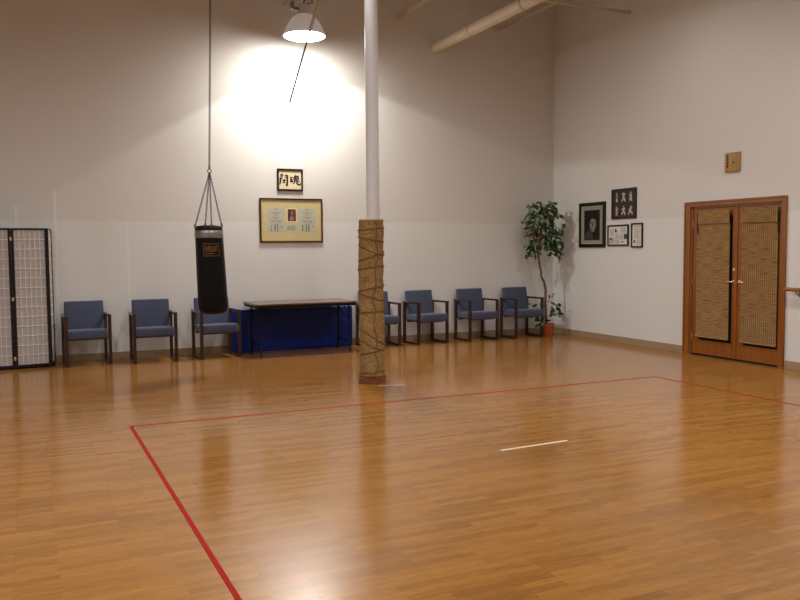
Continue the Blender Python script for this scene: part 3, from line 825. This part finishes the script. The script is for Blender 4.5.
t = MB().b2((-7.6, -1.968, 5.035), (-.001, -1.962, 5.075)).b2((-7.6, -1.962, 5.035), (-.001, -1.93, 5.041)).ob('bridging_bar', 'joist')
tag(t, 'thin steel bar running from under the joists to the right wall', 'bar')
t = thing('ceiling_pipe', 'fat cream pipe under the roof ending against the back wall', 'pipe', (-2.32, 0, 4.745))
MB().tube([(0, -.001, 0), (0, -12, 0)], .085, 28).ob('pipe_run', 'pipe', t, smooth=True)
for y in (-1.2, -2.6):
    MB().tube([(.091*math.cos(k*PI/12), y, .091*math.sin(k*PI/12)) for k in range(24)], .006, 5, closed=True).tube([(0, y, .09), (.02, y, .15), (-.015, y+.01, .22), (0, y, 1.2)], .006, 6).ob('hanger', 'rod', t, smooth=True)

LX, LY, LZ, LR = -4.766, -.72, 4.515, .29
t = thing('high_bay_lamp', 'lit dome lamp hanging near the back wall under the roof', 'lamp', (LX, LY, LZ))
MB().lathe([(LR, 0), (LR+.006, .004), (LR-.01, .06), (LR-.05, .15), (LR-.11, .235), (.12, .29), (.075, .305), (0, .305), ], n=48).ob('reflector', 'dome', t, smooth=True)
MB().lathe([(0, -.055), (.10, -.05), (.20, -.032), (.27, -.008), (LR-.006, .002), (LR-.006, .004), (0, .004)], n=48).ob('lens', 'lens', t, smooth=True)
MB().lathe([(0, .305), (.075, .305), (.08, .32), (.08, .42), (.06, .44), (0, .44)], n=28).ob('ballast_housing', 'reflector', t, smooth=True)
MB().tube([(0, 0, .44), (.0, 0, .49), (.03, 0, .53), (.0, 0, .57), (-.035, 0, .60), (-.068, 0, .622)], .010, 8).ob('hook', 'chain', t, smooth=True)
MB().tube([(.0, -.03, .43), (.12, -.05, .47), (.05, -.05, .55), (-.069, -.05, .622)], .008, 8).ob('power_cord', 'cord', t, smooth=True)
MB().b2((-.16, -.02, .35), (-.081, .02, .39), .003).b2((-.20, -.03, .36), (-.15, .03, .47), .004).ob('junction_box', 'steel', t)
t = thing('hanging_rod', 'thin slanting rod hanging in front of the lit lamp', 'rod', (-4.70, -1.06, 4.5))
MB().tube([(.105, 0, .64), (-.10, 0, .0)], .021, 12).ob('sleeve', 'rod', t, smooth=True)
MB().tube([(-.098, 0, .005), (-.402, 0, -.985)], .013, 8).ob('cord', 'cord', t, smooth=True)

# ------------------------------------------------------------------ lights
def spot(name, loc, power, ang, blend, col=(1, .99, .985), r=.12, aim=(0, 0, -1)):
    l = bpy.data.lights.new(name, 'SPOT'); l.energy = power; l.spot_size = math.radians(ang); l.spot_blend = blend
    l.color = col; l.shadow_soft_size = r
    o = bpy.data.objects.new(name, l); COL.objects.link(o); o.location = loc
    o.rotation_euler = Vector(aim).to_track_quat('-Z', 'Y').to_euler()
    return o
spot('lamp_beam', (LX, LY, LZ-.075), 115, 133, .08, r=.05, aim=(math.sin(math.radians(7.5)), .02, -math.cos(math.radians(7.5))))
for y, z, p in ((-3.7, 5.35, 115), (-7.2, 5.2, 330), (-11.5, 5.2, 220)):
    for x in (-1.9, -5.3, -8.7, -12.0):
        spot('high_bay_light', (x, y, z), p, 164, 1)
w = bpy.data.worlds.new('World'); sc.world = w; w.use_nodes = True
w.node_tree.nodes['Background'].inputs['Color'].default_value = (.02, .02, .022, 1)
w.node_tree.nodes['Background'].inputs['Strength'].default_value = 1

# ------------------------------------------------------------------ camera
Fv = Vector((.41593209, .90710267, -.06453865)); Rv = Vector((.90875908, -.41724789, -.00781887)); Uv = Vector((.03402114, .05539796, .99788458))
cd = bpy.data.cameras.new('Camera'); cam = bpy.data.objects.new('Camera', cd); COL.objects.link(cam)
m = Matrix((Rv, Uv, -Fv)).transposed().to_4x4(); m.translation = (-8.3945, -11.8041, 1.5208)
cam.matrix_world = m
cd.sensor_fit = 'HORIZONTAL'; cd.sensor_width = 36; cd.lens = 804.52/800*36; cd.clip_start = .05
sc.camera = cam
sc.view_settings.view_transform = 'Standard'; sc.view_settings.look = 'None'
sc.view_settings.exposure = 0; sc.view_settings.gamma = 1; sc.view_settings.use_curve_mapping = False
